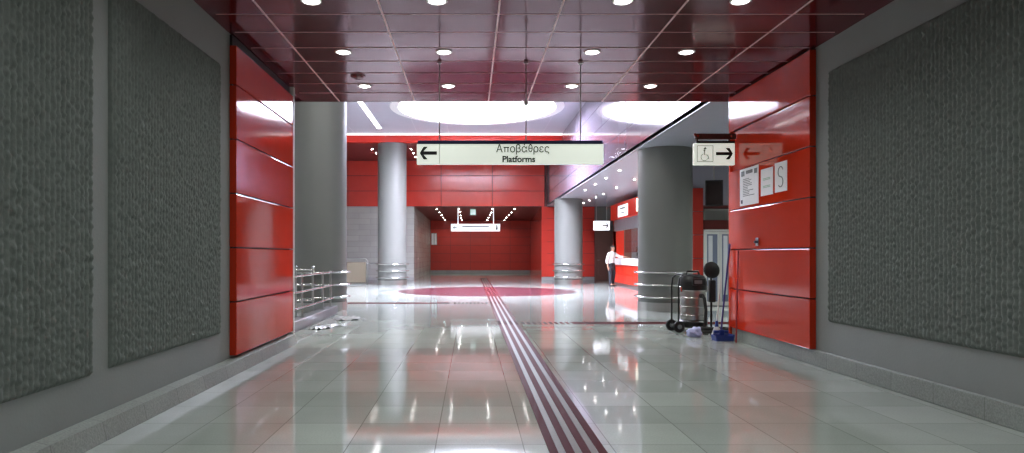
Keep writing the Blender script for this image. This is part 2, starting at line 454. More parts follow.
# ------------------------------------------------------------------ corridor ceiling: maroon metal panels with pale joints
ce = MB().box((XL-.34, -6, ZC+.03), (XR+.34, YE, ZC+.28)).build('ceiling', M['maroon'])
struct(ce, 'dark red glossy metal panel ceiling of the corridor')
xs = [XL-.02, -2.18, -.935, .29, .93, 2.17, 3.41, XR+.02]
ys = [11.32-.585*k for k in range(29)]
pn = MB()
for i in range(len(xs)-1):
    for j in range(len(ys)-1):
        a = R.uniform(-.0016, .0016); b = R.uniform(-.0012, .0012)
        x0, x1 = xs[i]+.010, xs[i+1]-.010; y1, y0 = ys[j]-.003, ys[j+1]+.003
        t = [pn.bm.verts.new((x, y, z)) for (x, y, z) in ((x0, y0, ZC-a-b), (x1, y0, ZC-a+b), (x1, y1, ZC+a+b), (x0, y1, ZC+a-b))]
        pn.bm.faces.new(t[::-1])
        u = [pn.bm.verts.new((v.co.x, v.co.y, ZC+.03)) for v in t]
        for k in range(4): pn.bm.faces.new((t[k], t[(k+1) % 4], u[(k+1) % 4], u[k]))
pn.build('ceiling_panels', M['maroon'], ce)
jt = MB()
for x in xs[1:-1]: jt.box((x-.010, -5, ZC-.0055), (x+.010, YE-.002, ZC+.03))
for y in ys[1:-1]: jt.box((XL+.08, y-.003, ZC-.0055), (XR-.08, y+.003, ZC+.03))
jt.build('joint_strips', M['joint'], ce)
MB().box((XL-.3, YE, ZC-.005), (XR+.3, YE+.03, ZC+.28), .004).build('edge_profile', M['maroon'], ce)
# wall over the opening, seen from the hall side
struct(MB().box((-9.2, YE-.30, ZC+.28), (XF, YE, ZH+.1)).build('wall_front', M['hceil']), 'wall above the corridor opening')
struct(MB().box((-9.2, 10.12, 0), (XL-.34, 10.42, ZH+.1)).build('wall_front_left', M['hceil']), 'hall end wall left of the corridor')
struct(MB().box((XL-.34, 10.12, ZC+.02), (XL-.04, YE-.3, ZH+.1)).build('wall_front_return', M['hceil']))
struct(MB().box((XR+.34, 10.8, 0), (9.2, 11.03, 3.96)).build('wall_front_right', M['wall']), 'aisle end wall right of the corridor')
struct(MB().box((XL-.34, -6.2, 0), (XR+.34, -6, ZC+.2)).build('wall_behind', M['wall']), 'grey wall at the near end of the corridor')

# ------------------------------------------------------------------ hall ceiling with round skylight
bm = bmesh.new(); SX, SY, SR = .22, 25.3, 2.92
out = [bm.verts.new(v) for v in ((-9.2, YE-.3, ZH), (XF+.15, YE-.3, ZH), (XF+.15, 30.55, ZH), (-9.2, 30.55, ZH))]
ci = [bm.verts.new((SX+SR*math.cos(2*PI*k/96), SY+SR*math.sin(2*PI*k/96), ZH)) for k in range(96)]
es = [bm.edges.new((L_[k], L_[(k+1) % len(L_)])) for L_ in (out, ci) for k in range(len(L_))]
bmesh.ops.triangle_fill(bm, edges=es, use_beauty=True, use_dissolve=False)
for f in bm.faces:
    if f.normal.z > 0: f.normal_flip()
g = bmesh.ops.extrude_face_region(bm, geom=bm.faces[:])
for v in g['geom']:
    if isinstance(v, bmesh.types.BMVert): v.co.z += .3
bmesh.ops.recalc_face_normals(bm, faces=bm.faces[:])
me = bpy.data.meshes.new('ceiling_hall'); bm.to_mesh(me); bm.free(); me.materials.append(M['hceil'])
hc = bpy.data.objects.new('ceiling_hall', me); C.objects.link(hc); struct(hc, 'pale grey high ceiling of the hall')
st = MB()
for x in (-6.6, -5.2, -2.4, -1.0, 3.2): st.box((x-.012, YE, ZH-.003), (x+.012, 30.5, ZH+.01))
st.build('joint_strips', M['soffit'], hc)
sk = thing('skylight', 'large round white skylight in the high hall ceiling', 'skylight', (SX, SY, ZH))
MB().lathe([(SR-.02, 1.4), (SR-.02, -.03), (SR+.28, -.03), (SR+.30, 0), (SR+.02, .0), (SR+.02, 1.4), (SR-.02, 1.4)], 96).build('rim', M['white'], sk, smooth=30)
MB().lathe([(0, 1.3), (SR-.03, 1.3), (SR-.03, 1.36), (0, 1.36)], 96).build('diffuser', M['sky'], sk)
b = MB(); b.lathe([(SR-.30, .25), (SR-.26, .25), (SR-.26, .29), (SR-.30, .29), (SR-.30, .25)], 96)
for k in range(8):
    a = k*PI/4; b.cyl((math.cos(a)*(SR-.28), math.sin(a)*(SR-.28), .27), (math.cos(a)*(SR-.02), math.sin(a)*(SR-.02), .27), .012, n=8)
b.build('inner_ring', M['soffit'], sk)
# linear lamp on the hall ceiling
ll = thing('linear_ceiling_lamp', 'long white linear lamp on the hall ceiling left of the skylight', 'lamp', (-3.92, 22.2, ZH))
MB().box((-.11, -7, -.03), (.11, 7.1, 0), .004).build('housing', M['white'], ll)
MB().box((-.085, -6.95, -.042), (.085, 7.05, -.031)).build('tube', M['tube'], ll)

l2 = thing('linear_ceiling_lamp', 'added unseen linear lamp across the hall ceiling just beyond the corridor opening', 'lamp', (-1.5, 12.4, ZH))  # added lamp, out of view, to light the near columns
MB().box((-4.6, -.11, -.03), (4.6, .11, 0), .004).build('housing', M['white'], l2)
MB().box((-4.55, -.085, -.042), (4.55, .085, -.031)).build('tube', M['added_tube'], l2)

# ------------------------------------------------------------------ hall side and back walls
struct(MB().box((-9.2, 10.42, 0), (-9, 37, ZH+.1)).build('wall_hall_left', M['tiley']), 'grey tiled wall on the left of the hall')
YB = 36.6
# red beam across the hall, with lamp line along its top
bmn = MB().box((-9, 30.5, 6.40), (XF, 30.9, 6.70), .005).build('trim_1', M['redband']); struct(bmn, 'red beam across the hall under the high ceiling')
lc = thing('cove_lamp', 'thin bright lamp line along the top of the red beam', 'lamp', (-2.4, 30.7, 6.7))
MB().box((-6.6, -.2, 0), (6.5, .2, .1)).build('housing', M['white'], lc)
MB().box((-6.6, -.235, .005), (6.5, -.201, .058), .004).build('tube', M['cove'], lc)
struct(MB().box((-9, 30.9, 6.40), (XF, YB+.2, 6.9)).build('ceiling_back', M['maroonp']), 'dark red lower ceiling behind the beam')
wb = MB().box((-9, YB+.05, 3.95), (XF, YB+.4, 6.5)).build('wall_back', M['dark']); struct(wb, 'red panelled wall over the passage at the back of the hall')
zz = [3.95, 4.78, 5.6, 6.41]; xx = [-9.0, -6.6, -4.2, -1.6, 1.15, 3.95]
for i in range(5):
    for j in range(3):
        t = MB().box((xx[i]+.012, YB, zz[j]+.012), (xx[i+1]-.012, YB+.06, zz[j+1]-.012), .008)
        o = t.build('cladding_panel', M['redw'], wb); 
MB().box((4.0, YB-.12, 3.95), (4.07, YB+.05, 6.4)).build('corner_post', M['drk'], wb)
PX0, PX1, PX1e, PYE = -3.05, 3.78, 4.45, 51.5
wt = MB().box((-9, YB, 0), (PX0, YB+.3, 3.95)).build('wall_back_left', M['tile']); struct(wt, 'pale grey tiled wall left of the red passage')
struct(MB().box((PX0-.3, YB+.3, 0), (PX0, PYE, 3.95)).build('wall_passage_left', M['tiley']), 'grey tiled side wall of the passage')
struct(MB().prism([(PX1, YB+.02), (PX1e, PYE), (PX1e+.3, PYE), (PX1+.3, YB+.02)], 'z', 0, 3.95).build('wall_passage_right', M['redw']), 'red side wall of the passage')
we = MB().box((-3.4, PYE, 0), (4.8, PYE+.2, 3.95)).build('wall_end', M['dark']); struct(we, 'red panelled end wall of the passage')
for k in range(6):
    for i in range(5):
        x0 = -3.05+i*1.5; MB().box((x0+.008, PYE-.04, .2+k*.625+.008), (x0+1.492, PYE, .2+(k+1)*.625-.008), .005).build('cladding_panel', M['redw'], we)
struct(MB().box((PX0, PYE-.1, 0), (PX1e, PYE-.04, .2)).build('baseboard_end', M['skirtx']))
struct(MB().box((-9, YB-.05, 0), (PX0, YB, .16)).build('baseboard_back_left', M['skirtx']))
struct(MB().box((-3.4, YB+.4, 3.95), (4.9, PYE+.2, 4.1)).build('ceiling_passage', M['maroonp']), 'dark red passage ceiling')
# red wall between passage and brown door
wq = MB().box((PX1+.02, YB+.05, 0), (9.2, YB+.4, 3.96)).build('wall_back_right', M['dark']); struct(wq, 'red panelled wall behind the far right column')
for k in range(6):
    for x0, x1 in ((PX1, 5.2), (5.2, 6.62)):
        MB().box((x0+.008, YB-.02, .185+k*.625+.008), (x1-.008, YB+.06, .185+(k+1)*.625-.008), .006).build('cladding_panel', M['redw'], wq)
MB().box((7.62, YB-.02, .185), (9.0, YB+.06, 3.93)).build('cladding_panel', M['redw'], wq)
MB().box((6.64, YB-.02, 2.62), (7.6, YB+.05, 3.93)).build('lintel_panel', M['column'], wq)
struct(MB().box((PX1, YB-.07, 0), (6.6, YB-.02, .18)).build('baseboard_back_right', M['skirtx']))
dr = MB()
dr.box((6.64, YB-.03, 0), (6.70, YB+.05, 2.62)).box((7.54, YB-.03, 0), (7.6, YB+.05, 2.62)).box((6.64, YB-.03, 2.56), (7.6, YB+.05, 2.62))
dr = dr.build('door_1', M['brown']); struct(dr, 'brown wooden door at the end of the aisle')
t = MB().box((6.70, YB-.005, .01), (7.54, YB+.045, 2.56), .004)
for z0, z1 in ((.25, 1.05), (1.2, 2.35)): t.box((6.82, YB-.015, z0), (7.42, YB, z1), .006)
dl = t.build('leaf', M['brown'], dr)
MB().cyl((6.78, YB-.06, 1.08), (6.9, YB-.06, 1.08), .012, n=10).cyl((6.78, YB-.06, 1.08), (6.78, YB, 1.08), .012, n=10).build('door_handle', M['steel'], dr)

# ------------------------------------------------------------------ aisle on the right: pearl fascia and soffit
fs = MB().box((XF, YE, 3.96), (XF+.15, YB, ZH+.1)).build('wall_fascia', M['fascia']); struct(fs, 'glossy pearl grey fascia above the aisle')
f2 = MB()
for z0, z1 in ((3.96, 4.66), (4.66, 5.37), (5.37, 6.08), (6.08, 6.79)):
    y = 11.4
    while y < 36:
        f2.box((XF-.03, y+.006, z0+.006), (XF, min(y+2.48, YB)-.006, z1-.006), .004); y += 2.48
f2.build('cladding_panels', M['fascia'], fs)
so = MB().box((XF-.03, 11.03, 3.95), (9.2, YB, 3.96+.1)).build('ceiling_aisle', M['soffit']); struct(so, 'smooth grey soffit over the aisle on the right')
struct(MB().box((9, 11.03, 0), (9.2, YB, 4)).build('wall_hall_right', M['tiley']), 'grey wall behind the ticket kiosk')

# glazed entrance in a wall facing us, partly behind the right cladding
YW = 18.0
we2 = MB().box((5.86, YW+.1, 0), (9.0, YW+.3, 3.95)).build('wall_shopfront', M['hceil']); struct(we2, 'grey upper wall over the glazed doors')
for k in range(5):
    z0, z1 = .02+k*.62, .02+(k+1)*.62
    MB().box((5.85, YW, z0+.006), (6.12, YW+.1, z1-.006), .005).build('cladding_panel', M['redw'], we2)
t = MB().box((6.14, YW+.02, 2.28), (6.19, YW+.1, 2.56)).box((7.72, YW+.02, 2.28), (7.77, YW+.1, 2.56)).box((6.14, YW+.02, 2.53), (7.77, YW+.1, 2.56))
for k in range(9): t.box((6.15, YW+.0, 2.29+k*.028), (7.76, YW+.06, 2.304+k*.028), mx=None)
t.build('louvre_grille', M['steel'], we2)
MB().box((6.13, YW+.01, 2.57), (7.78, YW+.1, 2.66), .004).build('red_bar', M['drk'], we2)
MB().box((6.13, YW+.01, 2.03), (7.78, YW+.1, 2.27), .004).build('transom_panel', M['drk'], we2)
d2 = MB().box((6.13, YW+.0, 0), (6.17, YW+.1, 2.02)).box((7.74, YW+.0, 0), (7.78, YW+.1, 2.02)).box((6.13, YW+.0, 1.98), (7.78, YW+.1, 2.02)).build('door_2', M['white'])
struct(d2, 'white framed glazed doors behind the cleaning equipment')
for i, x0 in enumerate((6.18, 6.575, 6.965, 7.355)):
    t = MB(); w = .38
    t.box((x0, YW+.03, .02), (x0+.05, YW+.07, 1.97)).box((x0+w-.05, YW+.03, .02), (x0+w, YW+.07, 1.97))
    t.box((x0+.05, YW+.03, .02), (x0+w-.05, YW+.07, .12)).box((x0+.05, YW+.03, 1.9), (x0+w-.05, YW+.07, 1.97))
    l_ = t.build('leaf', M['white'], d2)
    MB().box((x0+.05, YW+.045, .12), (x0+w-.05, YW+.055, 1.9)).build('pane', M['frost'], l_)
    MB().box((x0+.09, YW+.035, .3), (x0+.2, YW+.044, 1.86), .002).build('white_blind', M['blindl'], l_)
    if i in (1, 2):
        hx = x0+(w-.08 if i == 1 else .08)
        MB().cyl((hx, YW-.01, .8), (hx, YW-.01, 1.35), .013, n=10).cyl((hx, YW-.01, .85), (hx, YW+.04, .85), .009, n=8).cyl((hx, YW-.01, 1.3), (hx, YW+.04, 1.3), .009, n=8).build('door_handle', M['blackp'], l_)
# black monitor hanging from the soffit
mo = thing('ceiling_monitor', 'black screen hanging from the soffit above the glazed doors', 'monitor', (6.05, 17.0, 3.95), math.radians(-14))
MB().box((-.21, -.05, -1.38), (.21, .04, -.74), .012, 2).build('casing', M['blackp'], mo)
MB().box((-.185, -.056, -1.35), (.185, -.05, -.78)).build('display', M['screen'], mo)
MB().cyl((0, .03, -.9), (0, .03, -.01), .02, n=12).cyl((0, .03, -.02), (0, .03, 0), .06, n=20).build('drop_pole', M['steel'], mo)

# ------------------------------------------------------------------ round columns with bumper rails
def make_column(loc, top, label):
    r = .655
    t = thing('round_column', label, 'column', loc)
    MB().lathe([(0, .2), (r, .2), (r, top), (0, top)], 72).build('shaft', M['column'], t, smooth=40)
    b = MB().lathe([(r-.02, 0), (r+.012, 0), (r+.012, .205), (r-.02, .205)], 72)
    for k in range(12):
        a = k*PI/6+.1; b.box((r+.008, -.006, .0), (r+.018, .006, .205), mx=Matrix.Rotation(a, 4, 'Z'))
    b.build('base_collar', M['steel'], t, smooth=40)
    for z in (.33, .63, .93):
        q = [((r+.075)*math.cos(2*PI*k/64), (r+.075)*math.sin(2*PI*k/64), z) for k in range(64)]
        rl = MB().tube(q, .024, 10, closed=True).build('bumper_rail', M['chrome'], t, smooth=60)
        b = MB()
        for k in range(8):
            a = k*PI/4+.3; c, s = math.cos(a), math.sin(a)
            b.cyl((c*(r-.01), s*(r-.01), z), (c*(r+.07), s*(r+.07), z), .012, n=8)
        b.build('rail_bracket', M['steel'], rl)
    return t
make_column((-3.74, 16.9, 0), ZH, 'near round grey column on the left beside the railing')
make_column((4.80, 16.9, 0), 3.95, 'near round grey column on the right behind the wet vacuum cleaner')
make_column((-3.60, 31.2, 0), 6.40, 'far pale round column in front of the grey tiled wall')
make_column((4.55, 31.9, 0), 3.95, 'far pale round column between the red passage and the kiosk')

# ------------------------------------------------------------------ railing and curb on the left
rg = thing('guard_railing', 'steel guard railing on a dark curb left of the near left column', 'railing', (-3.16, 13.4, 0))
MB().box((-.12, -2.9, 0), (.10, 2.3, .19), .01).build('curb', M['curb'], rg)
for y in (-2.2, -.55, 1.25, 2.05):
    p = MB().cyl((-.02, y, .17), (-.02, y, 1.0), .022, n=14).build('post', M['steel'], rg, smooth=40)
    MB().cyl((-.02, y, .19), (-.02, y, .21), .05, n=20).build('base_plate', M['steel'], p)
for z in (.36, .66, .96):
    MB().tube([(-.02, -2.9, z), (-.02, 2.05, z), (-.03, 2.35, z), (-.06, 2.6, z)], .022, 10).build('rail', M['chrome'], rg, smooth=60)
# second, return bay of the same kind, set back behind it
r2 = thing('stair_railing', 'short steel railing crossing behind the curb beside the near left column', 'railing', (-4.0, 14.6, 0))
for x in (-.7, .25, .62):
    p = MB().cyl((x, 0, 0), (x, 0, 1.06), .022, n=14).build('post', M['steel'], r2, smooth=40)
    MB().cyl((x, 0, 0), (x, 0, .02), .05, n=20).build('base_plate', M['steel'], p)
    MB().sphere((x, 0, 1.08), .032, n=12).build('finial', M['chrome'], p)
for z in (.38, .72, 1.03):
    MB().tube([(-.9, 0, z), (.66, 0, z)], .02, 10).build('rail', M['chrome'], r2, smooth=60)
# far barrier
fb = thing('stair_barrier', 'low beige steel barrier with handrail between the two left columns', 'barrier', (-5.25, 31.4, 0))
MB().box((-.55, -.04, .08), (.42, .04, 1.02), .02, 2).build('panel', M['beige'], fb)
MB().tube([(-.62, 0, .0), (-.62, 0, 1.08), (-.5, 0, 1.17), (.4, 0, 1.17), (.49, 0, 1.08), (.49, 0, 0)], .03, 10).build('frame_tube', M['steel'], fb, smooth=60)
MB().tube([(.49, 0, .95), (1.0, 0, .95)], .022, 10).build('rail', M['chrome'], fb, smooth=60)
MB().box((-.6, -.1, 0), (.5, .1, .05), .005).build('foot', M['steel'], fb)

# ------------------------------------------------------------------ downlights
def make_down(r, glow, spot=None):
    t = thing('recessed_downlight', 'x', 'lamp')
    MB().lathe([(r*.86, .02), (r*.86, -.004), (r*.95, -.012), (r*1.12, -.008), (r*1.14, 0)], 36).build('trim_ring', M['white'], t, smooth=50)
    MB().lathe([(0, -.028), (r*.4, -.024), (r*.7, -.014), (r*.87, .0)], 32).build('glowing_lens', glow, t)
    if spot:
        ld = bpy.data.lights.new('spot', 'SPOT'); ld.energy = spot; ld.spot_size = math.radians(146); ld.spot_blend = 1
        ld.color = (.95, 1, .96); ld.shadow_soft_size = .07
        lo = bpy.data.objects.new('lamp', ld); C.objects.link(lo); lo.parent = t; lo.location = (0, 0, -.03)
    return t
ORD = ['first', 'second', 'third', 'fourth', 'fifth', 'sixth', 'seventh', 'eighth', 'ninth', 'tenth']
colw = ['leftmost', 'second from left', 'second from right', 'rightmost']
proto = make_down(.092, M['lamp'], 50); first = True
for j in range(8):
    Y = 10.28-j*1.72
    for i, X in enumerate((-1.60, -.34, 1.52, 2.70)):
        o = proto if first else copy_tree(proto); first = False
        o.location = (X, Y, ZC-.003)
        tag(o, 'round downlight in the corridor ceiling, %s in %s row from hall' % (colw[i], ORD[j]), 'lamp', 'downlights in the red corridor ceiling')
pf = make_down(.055, M['lampf']); first = True
pp = make_down(.055, M['lampf'], 75); used = set()
pa = make_down(.05, M['lampa'])
def far(x, y, z, label, group):
    src = pp if 'passage' in group else pa if 'aisle' in group else pf
    o = copy_tree(src) if src.name in used else src; used.add(src.name)
    o.location = (x, y, z); tag(o, label, 'lamp', group)
for i, X in enumerate((-1.92, -.68, 1.22, 2.46)):
    for j in range(5):
        far(X, 38.4+3.0*j, 3.947, 'small far passage downlight, %s row, %s from the hall' % (['leftmost', 'second from left', 'second from right', 'rightmost'][i], ORD[j]), 'downlights in the far passage ceiling')
for i, X in enumerate((-4.7, -2.85, -1.0, .85, 2.7)):
    for j in range(3):
        far(X, 32.5+1.3*j, 6.397, 'small downlight behind the red beam, %s from left, %s from front' % (ORD[i], ORD[j]), 'downlights behind the red beam')
for j, Y in enumerate((20.9, 23.0, 25.0, 27.2)):
    far(4.55, Y, 3.947, 'small aisle soffit downlight, row along fascia, %s from corridor' % ORD[j], 'downlights in the aisle soffit')
for j, Y in enumerate((20.3, 23.4, 26.3, 28.9, 30.6, 32.3, 34.0)):
    far(5.6, Y, 3.947, 'small aisle soffit downlight, row beside kiosk, %s from corridor' % ORD[j], 'downlights in the aisle soffit')
for j, (x, y) in enumerate(((6.6, 12.6), (7.7, 14.2), (7.0, 15.7))):  # added lamps hidden behind the right wall, to brighten the glazed doors
    o = copy_tree(proto); o.location = (x, y, 3.947)
    tag(o, 'added unseen downlight in the aisle soffit before the glazed doors, %s from the corridor' % ORD[j], 'lamp', 'added unseen downlights before the glazed doors')
    for ch in o.children:
        if ch.type == 'LIGHT': ch.data = ch.data.copy(); ch.data.energy = 220
# smoke detector on the corridor ceiling
sd = thing('smoke_detector', 'small dark round detector on the red ceiling beside the left downlights', 'smoke detector', (-1.61, 9.72, ZC-.002))
MB().lathe([(0, -.045), (.05, -.045), (.075, -.025), (.08, 0)], 32).build('dome', M['maroon'], sd, smooth=40)
MB().lathe([(.08, -.014), (.105, -.012), (.11, 0)], 32).build('base_ring', M['maroon'], sd, smooth=40)

# ------------------------------------------------------------------ signs
# big hanging sign
YS = 9.0
p0 = at(417, 164.5, YS); p1 = at(603, 141, YS)
bs = thing('hanging_sign', 'long pale hanging sign with left arrow reading Platforms in Greek and English', 'sign', ((p0.x+p1.x)/2, YS, p0.z))
W, HH = p1.x-p0.x, p1.z-p0.z
MB().box((-W/2, -.04, 0), (W/2, .04, HH-.045), .006, 2).build('sign_board', M['sign'], bs)
MB().box((-W/2+.01, -.045, HH-.047), (W/2-.01, .045, HH), .004).build('top_strip', M['navy'], bs)
MB().box((at(439.6, 0, YS).x-bs.location.x-.003, -.0415, .004), (at(439.6, 0, YS).x-bs.location.x+.003, -.039, HH-.04)).build('seam', M['grey'], bs)
ax = at(428.5, 153.5, YS)-bs.location
MB().prism([(x+ax.x, z+ax.z) for x, z in arrow_poly(.225, .17, .044, -1)], 'y', -.043, -.039).build('arrow', M['ink'], bs)
tx = at(522.5, 149.4, YS)-bs.location
greek_mesh('greek_lettering', .144, M['ink'], bs, (tx.x, 0, tx.z), .70, -.041)
tx = at(518.5, 159.8, YS)-bs.location
text_mesh('english_lettering', 'Platforms', .115, M['ink'], bs, (tx.x, -.041, tx.z), width=.43, bold=.0035)
for px in (439.5, 526, 580.5):
    x = at(px, 0, YS).x-bs.location.x; zt = ZC-bs.location.z
    rd = MB().cyl((x, 0, HH-.01), (x, 0, zt-.01), .008, n=10).build('hanging_rod', M['steel'], bs)
    MB().cyl((x, 0, zt-.03), (x, 0, zt-.002), .03, n=16).build('ceiling_rose', M['steel'], rd)
    if px == 526: MB().sphere((x, 0, HH+.5), .035, n=12).build('ball_joint', M['steel'], rd)
# lift sign flagged off the right cladding
YL = 10.78
p0 = at(693.3, 165.2, YL); p1 = at(734, 141.3, YL)
ls = thing('lift_sign', 'small pale flag sign with lift pictogram and right arrow on the red cladding', 'sign', ((p0.x+p1.x)/2, YL, p0.z))
W, HH = p1.x-p0.x, p1.z-p0.z
MB().box((-W/2, -.035, 0), (W/2, .035, HH-.035), .005, 2).build('sign_board', M['sign'], ls)
MB().box((-W/2+.05, -.04, HH-.037), (W/2, .04, HH), .004).build('top_strip', M['ink'], ls)
b = MB().box((-W/2+.03, -.02, HH+.03), (W/2+.03, .02, HH+.12), .006)
for x in (-W/2+.06, W/2-.08): b.box((x-.012, -.012, HH-.005), (x+.012, .012, HH+.035))
b.build('bracket', M['brownbar'], ls)
b = MB()
for x, z in ((-W/2+.06, HH+.075), (W/2-.06, HH+.075), (-W/2+.015, HH+.10)): b.cyl((x, -.04, z), (x, -.015, z), .02, n=14)
b.build('bolts', M['chrome'], ls)
a0 = at(723.5, 154, YL)-ls.location
MB().prism([(x+a0.x, z+a0.z) for x, z in arrow_poly(.265, .185, .05, 1)], 'y', -.038, -.034).build('arrow', M['ink'], ls)
a0 = at(704.3, 154, YL)-ls.location; s = .128
b = MB(); th = .008
b.box((a0.x-s, -.037, a0.z-s), (a0.x+s, -.034, a0.z-s+th)).box((a0.x-s, -.037, a0.z+s-th), (a0.x+s, -.034, a0.z+s))
b.box((a0.x-s, -.037, a0.z-s), (a0.x-s+th, -.034, a0.z+s)).box((a0.x+s-th, -.037, a0.z-s), (a0.x+s, -.034, a0.z+s))
# wheelchair user under an up arrow
b.prism([(a0.x-.03, a0.z+.07), (a0.x+.03, a0.z+.07), (a0.x, a0.z+.108)], 'y', -.037, -.034)
b.cyl((a0.x-.01, -.034, a0.z+.05), (a0.x-.01, -.037, a0.z+.05), .016, n=14)
q = [(a0.x-.01+.055*math.cos(t), -.0355, a0.z-.055+.055*math.sin(t)) for t in [math.radians(100+22*k) for k in range(12)]]
b.tube(q, .005, 6)
b.tube([(a0.x-.01, -.0355, a0.z+.035), (a0.x-.008, -.0355, a0.z-.02), (a0.x+.04, -.0355, a0.z-.022), (a0.x+.06, -.0355, a0.z-.085)], .007, 6)
b.build('lift_pictogram', M['grey'], ls)
# sign in the passage
YP = 38.2
p0 = at(451, 231.3, YP); p1 = at(500, 224, YP)
ps = thing('passage_sign', 'long white sign hanging in the far red passage', 'sign', ((p0.x+p1.x)/2, YP, p0.z))
W, HH = p1.x-p0.x, p1.z-p0.z
MB().box((-W/2, -.05, 0), (W/2, .05, HH), .01, 2).build('sign_board', M['signw'], ps)
MB().prism([(x-W/2+.22, z+HH/2) for x, z in arrow_poly(.22, .2, .05, -1)], 'y', -.055, -.049).build('arrow', M['ink'], ps)
MB().sphere((W/2-.18, -.052, HH*.72), .05, 1, .1, 1, 10).box((W/2-.23, -.056, .08), (W/2-.13, -.05, HH*.58), .01).build('pictogram', M['ink'], ps)
b = MB(); b.box((-.75, -.055, HH*.58), (.75, -.049, HH*.74)).box((-.5, -.055, HH*.24), (.55, -.049, HH*.36)); b.build('illegible_text', M['grey'], ps)
for px in (458, 493.5):
    x = at(px, 0, YP).x-ps.location.x; MB().cyl((x, 0, HH), (x, 0, 3.95-ps.location.z), .025, n=10).build('hanging_rod', M['signw'], ps)
# lit green sign above it
es = thing('exit_light', 'small pale green lit box under the passage ceiling above the white sign', 'sign', (at(473, 0, 37.6).x, 37.6, 3.95))
MB().box((-.17, -.06, -.42), (.17, .06, -.04), .02, 2).build('casing', M['grey'], es)
MB().box((-.14, -.066, -.38), (.14, -.059, -.10), .004).build('lit_panel', M['exitl'], es)
MB().box((-.03, -.03, -.05), (.03, .03, 0)).build('mount', M['grey'], es)
# small arrow sign by kiosk
YK = 29.2
p0 = at(593.5, 230.3, YK); p1 = at(609.5, 221, YK)
ks = thing('aisle_sign', 'small white hanging sign with arrow in front of the brown door', 'sign', ((p0.x+p1.x)/2, YK, p0.z))
W, HH = p1.x-p0.x, p1.z-p0.z
MB().box((-W/2, -.04, 0), (W/2, .04, HH), .01, 2).build('sign_board', M['signw'], ks)
MB().prism([(x+.16, z+HH/2) for x, z in arrow_poly(.26, .2, .05, 1)], 'y', -.045, -.039).build('arrow', M['ink'], ks)
for x in (-.22, .22): MB().cyl((x, 0, HH), (x, 0, 3.95-ks.location.z), .012, n=8).build('hanging_rod', M['steel'], ks)

# notices on the right cladding (faces -x)
def notice(y0, y1, z0, z1, label, marks):
    yc = (y0+y1)/2; x = RF-.001
    o = thing('wall_notice', label, 'notice', (x, yc, z0), 0, None)
    w = y1-y0; h = z1-z0
    MB().box((-.006, -w/2, 0), (0, w/2, h), .0015).build('sheet', M['paper'], o)
    marks(o, w, h)
    return o
def nline(b, u0, u1, v0, v1, w, h):   # u from reader's left (far end, +y) to right
    b.box((-.0072, w/2-u1*w, v0*h), (-.0058, w/2-u0*w, v1*h))
def m1(o, w, h):
    b = MB(); rr = random.Random(3)
    for k in range(11): nline(b, .18, .18+rr.uniform(.25, .62), .70-k*.045, .718-k*.045, w, h)
    nline(b, .08, .26, .80, .94, w, h); nline(b, .34, .70, .84, .93, w, h); nline(b, .78, .94, .80, .93, w, h)
    b.build('print', M['grey'], o)
    b = MB(); nline(b, .06, .16, .06, .16, w, h); b.build('emblem', M['navy'], o)
def m2(o, w, h):
    b = MB(); rr = random.Random(5)
    for k in range(4): nline(b, .2, .8, .62-k*.05+(0 if k < 2 else -.18), .645-k*.05+(0 if k < 2 else -.18), w, h)
    b.build('print', M['green'], o)
def m3(o, w, h):
    q = []
    for k in range(25):
        t = k/24
        if t < .5: a = math.radians(20+250*t*2*.92); y, z = .17*math.cos(a), .67+.17*math.sin(a)
        else: a = math.radians(90-250*(t-.5)*2*.92); y, z = .17*math.cos(a), .33+.17*math.sin(a)
        q.append((-.0068, -y*w*1.15, z*h))
    MB().tube(q, .007, 6).build('route_symbol', M['grey'], o)
notice(9.87, 10.55, 2.10, 2.66, 'largest white notice with printed text on the red cladding', m1)
notice(9.40, 9.79, 2.19, 2.57, 'middle white sheet with pale green lines on the red cladding', m2)
notice(8.98, 9.34, 2.20, 2.60, 'white sheet with an S shaped line, nearest notice on the cladding', m3)
# key switch
k = thing('key_switch', 'small chrome and black switch on the red cladding below the notices', 'switch', (RF, 9.9, 1.48))
MB().box((-.02, -.05, 0), (0, .05, .12), .005).build('plate', M['chrome'], k)
MB().cyl((-.055, 0, .06), (-.018, 0, .06), .02, n=16).build('knob', M['blackp'], k)
# frame on far end wall
n4 = thing('framed_notice', 'small white double notice on the passage end wall at its left edge', 'notice', (-2.78, PYE-.042, 2.1))
MB().box((-.22, -.03, 0), (.22, 0, .9), .01).build('frame', M['grey'], n4)
b = MB().box((-.19, -.036, .03), (-.02, -.029, .87)).box((.02, -.036, .03), (.19, -.029, .87)); b.build('sheet', M['paper'], n4)

# ------------------------------------------------------------------ ticket kiosk
KX, KY0, KY1 = 6.66, 24.2, 32.1
kk = thing('ticket_kiosk', 'red ticket kiosk with white counter behind the near right column', 'kiosk', (KX, (KY0+KY1)/2, 0))
L2 = (KY1-KY0)/2
b = MB(); n = 6
for i in range(n):
    y0 = -L2+i*2*L2/n; b.box((0, y0+.006, .1), (.1, y0+2*L2/n-.006, .5), .006).box((0, y0+.006, .512), (.1, y0+2*L2/n-.006, .92), .006)
b.build('counter_front', M['redk'], kk)
MB().box((.03, -L2+.02, 0), (.1, L2-.02, .1)).build('plinth', M['steel'], kk)
MB().box((-.12, -L2, .92), (.55, L2-.2, 1.2), .012, 2).build('counter_top', M['white'], kk)
for y in (-L2, L2-.14): MB().box((0, y, 0), (.14, y+.14, 2.95), .006).build('post', M['redk'], kk)
MB().box((.02, -L2+.14, 2.45), (.16, L2-.14, 2.95), .006).build('shutter_box', M['shutter'], kk)
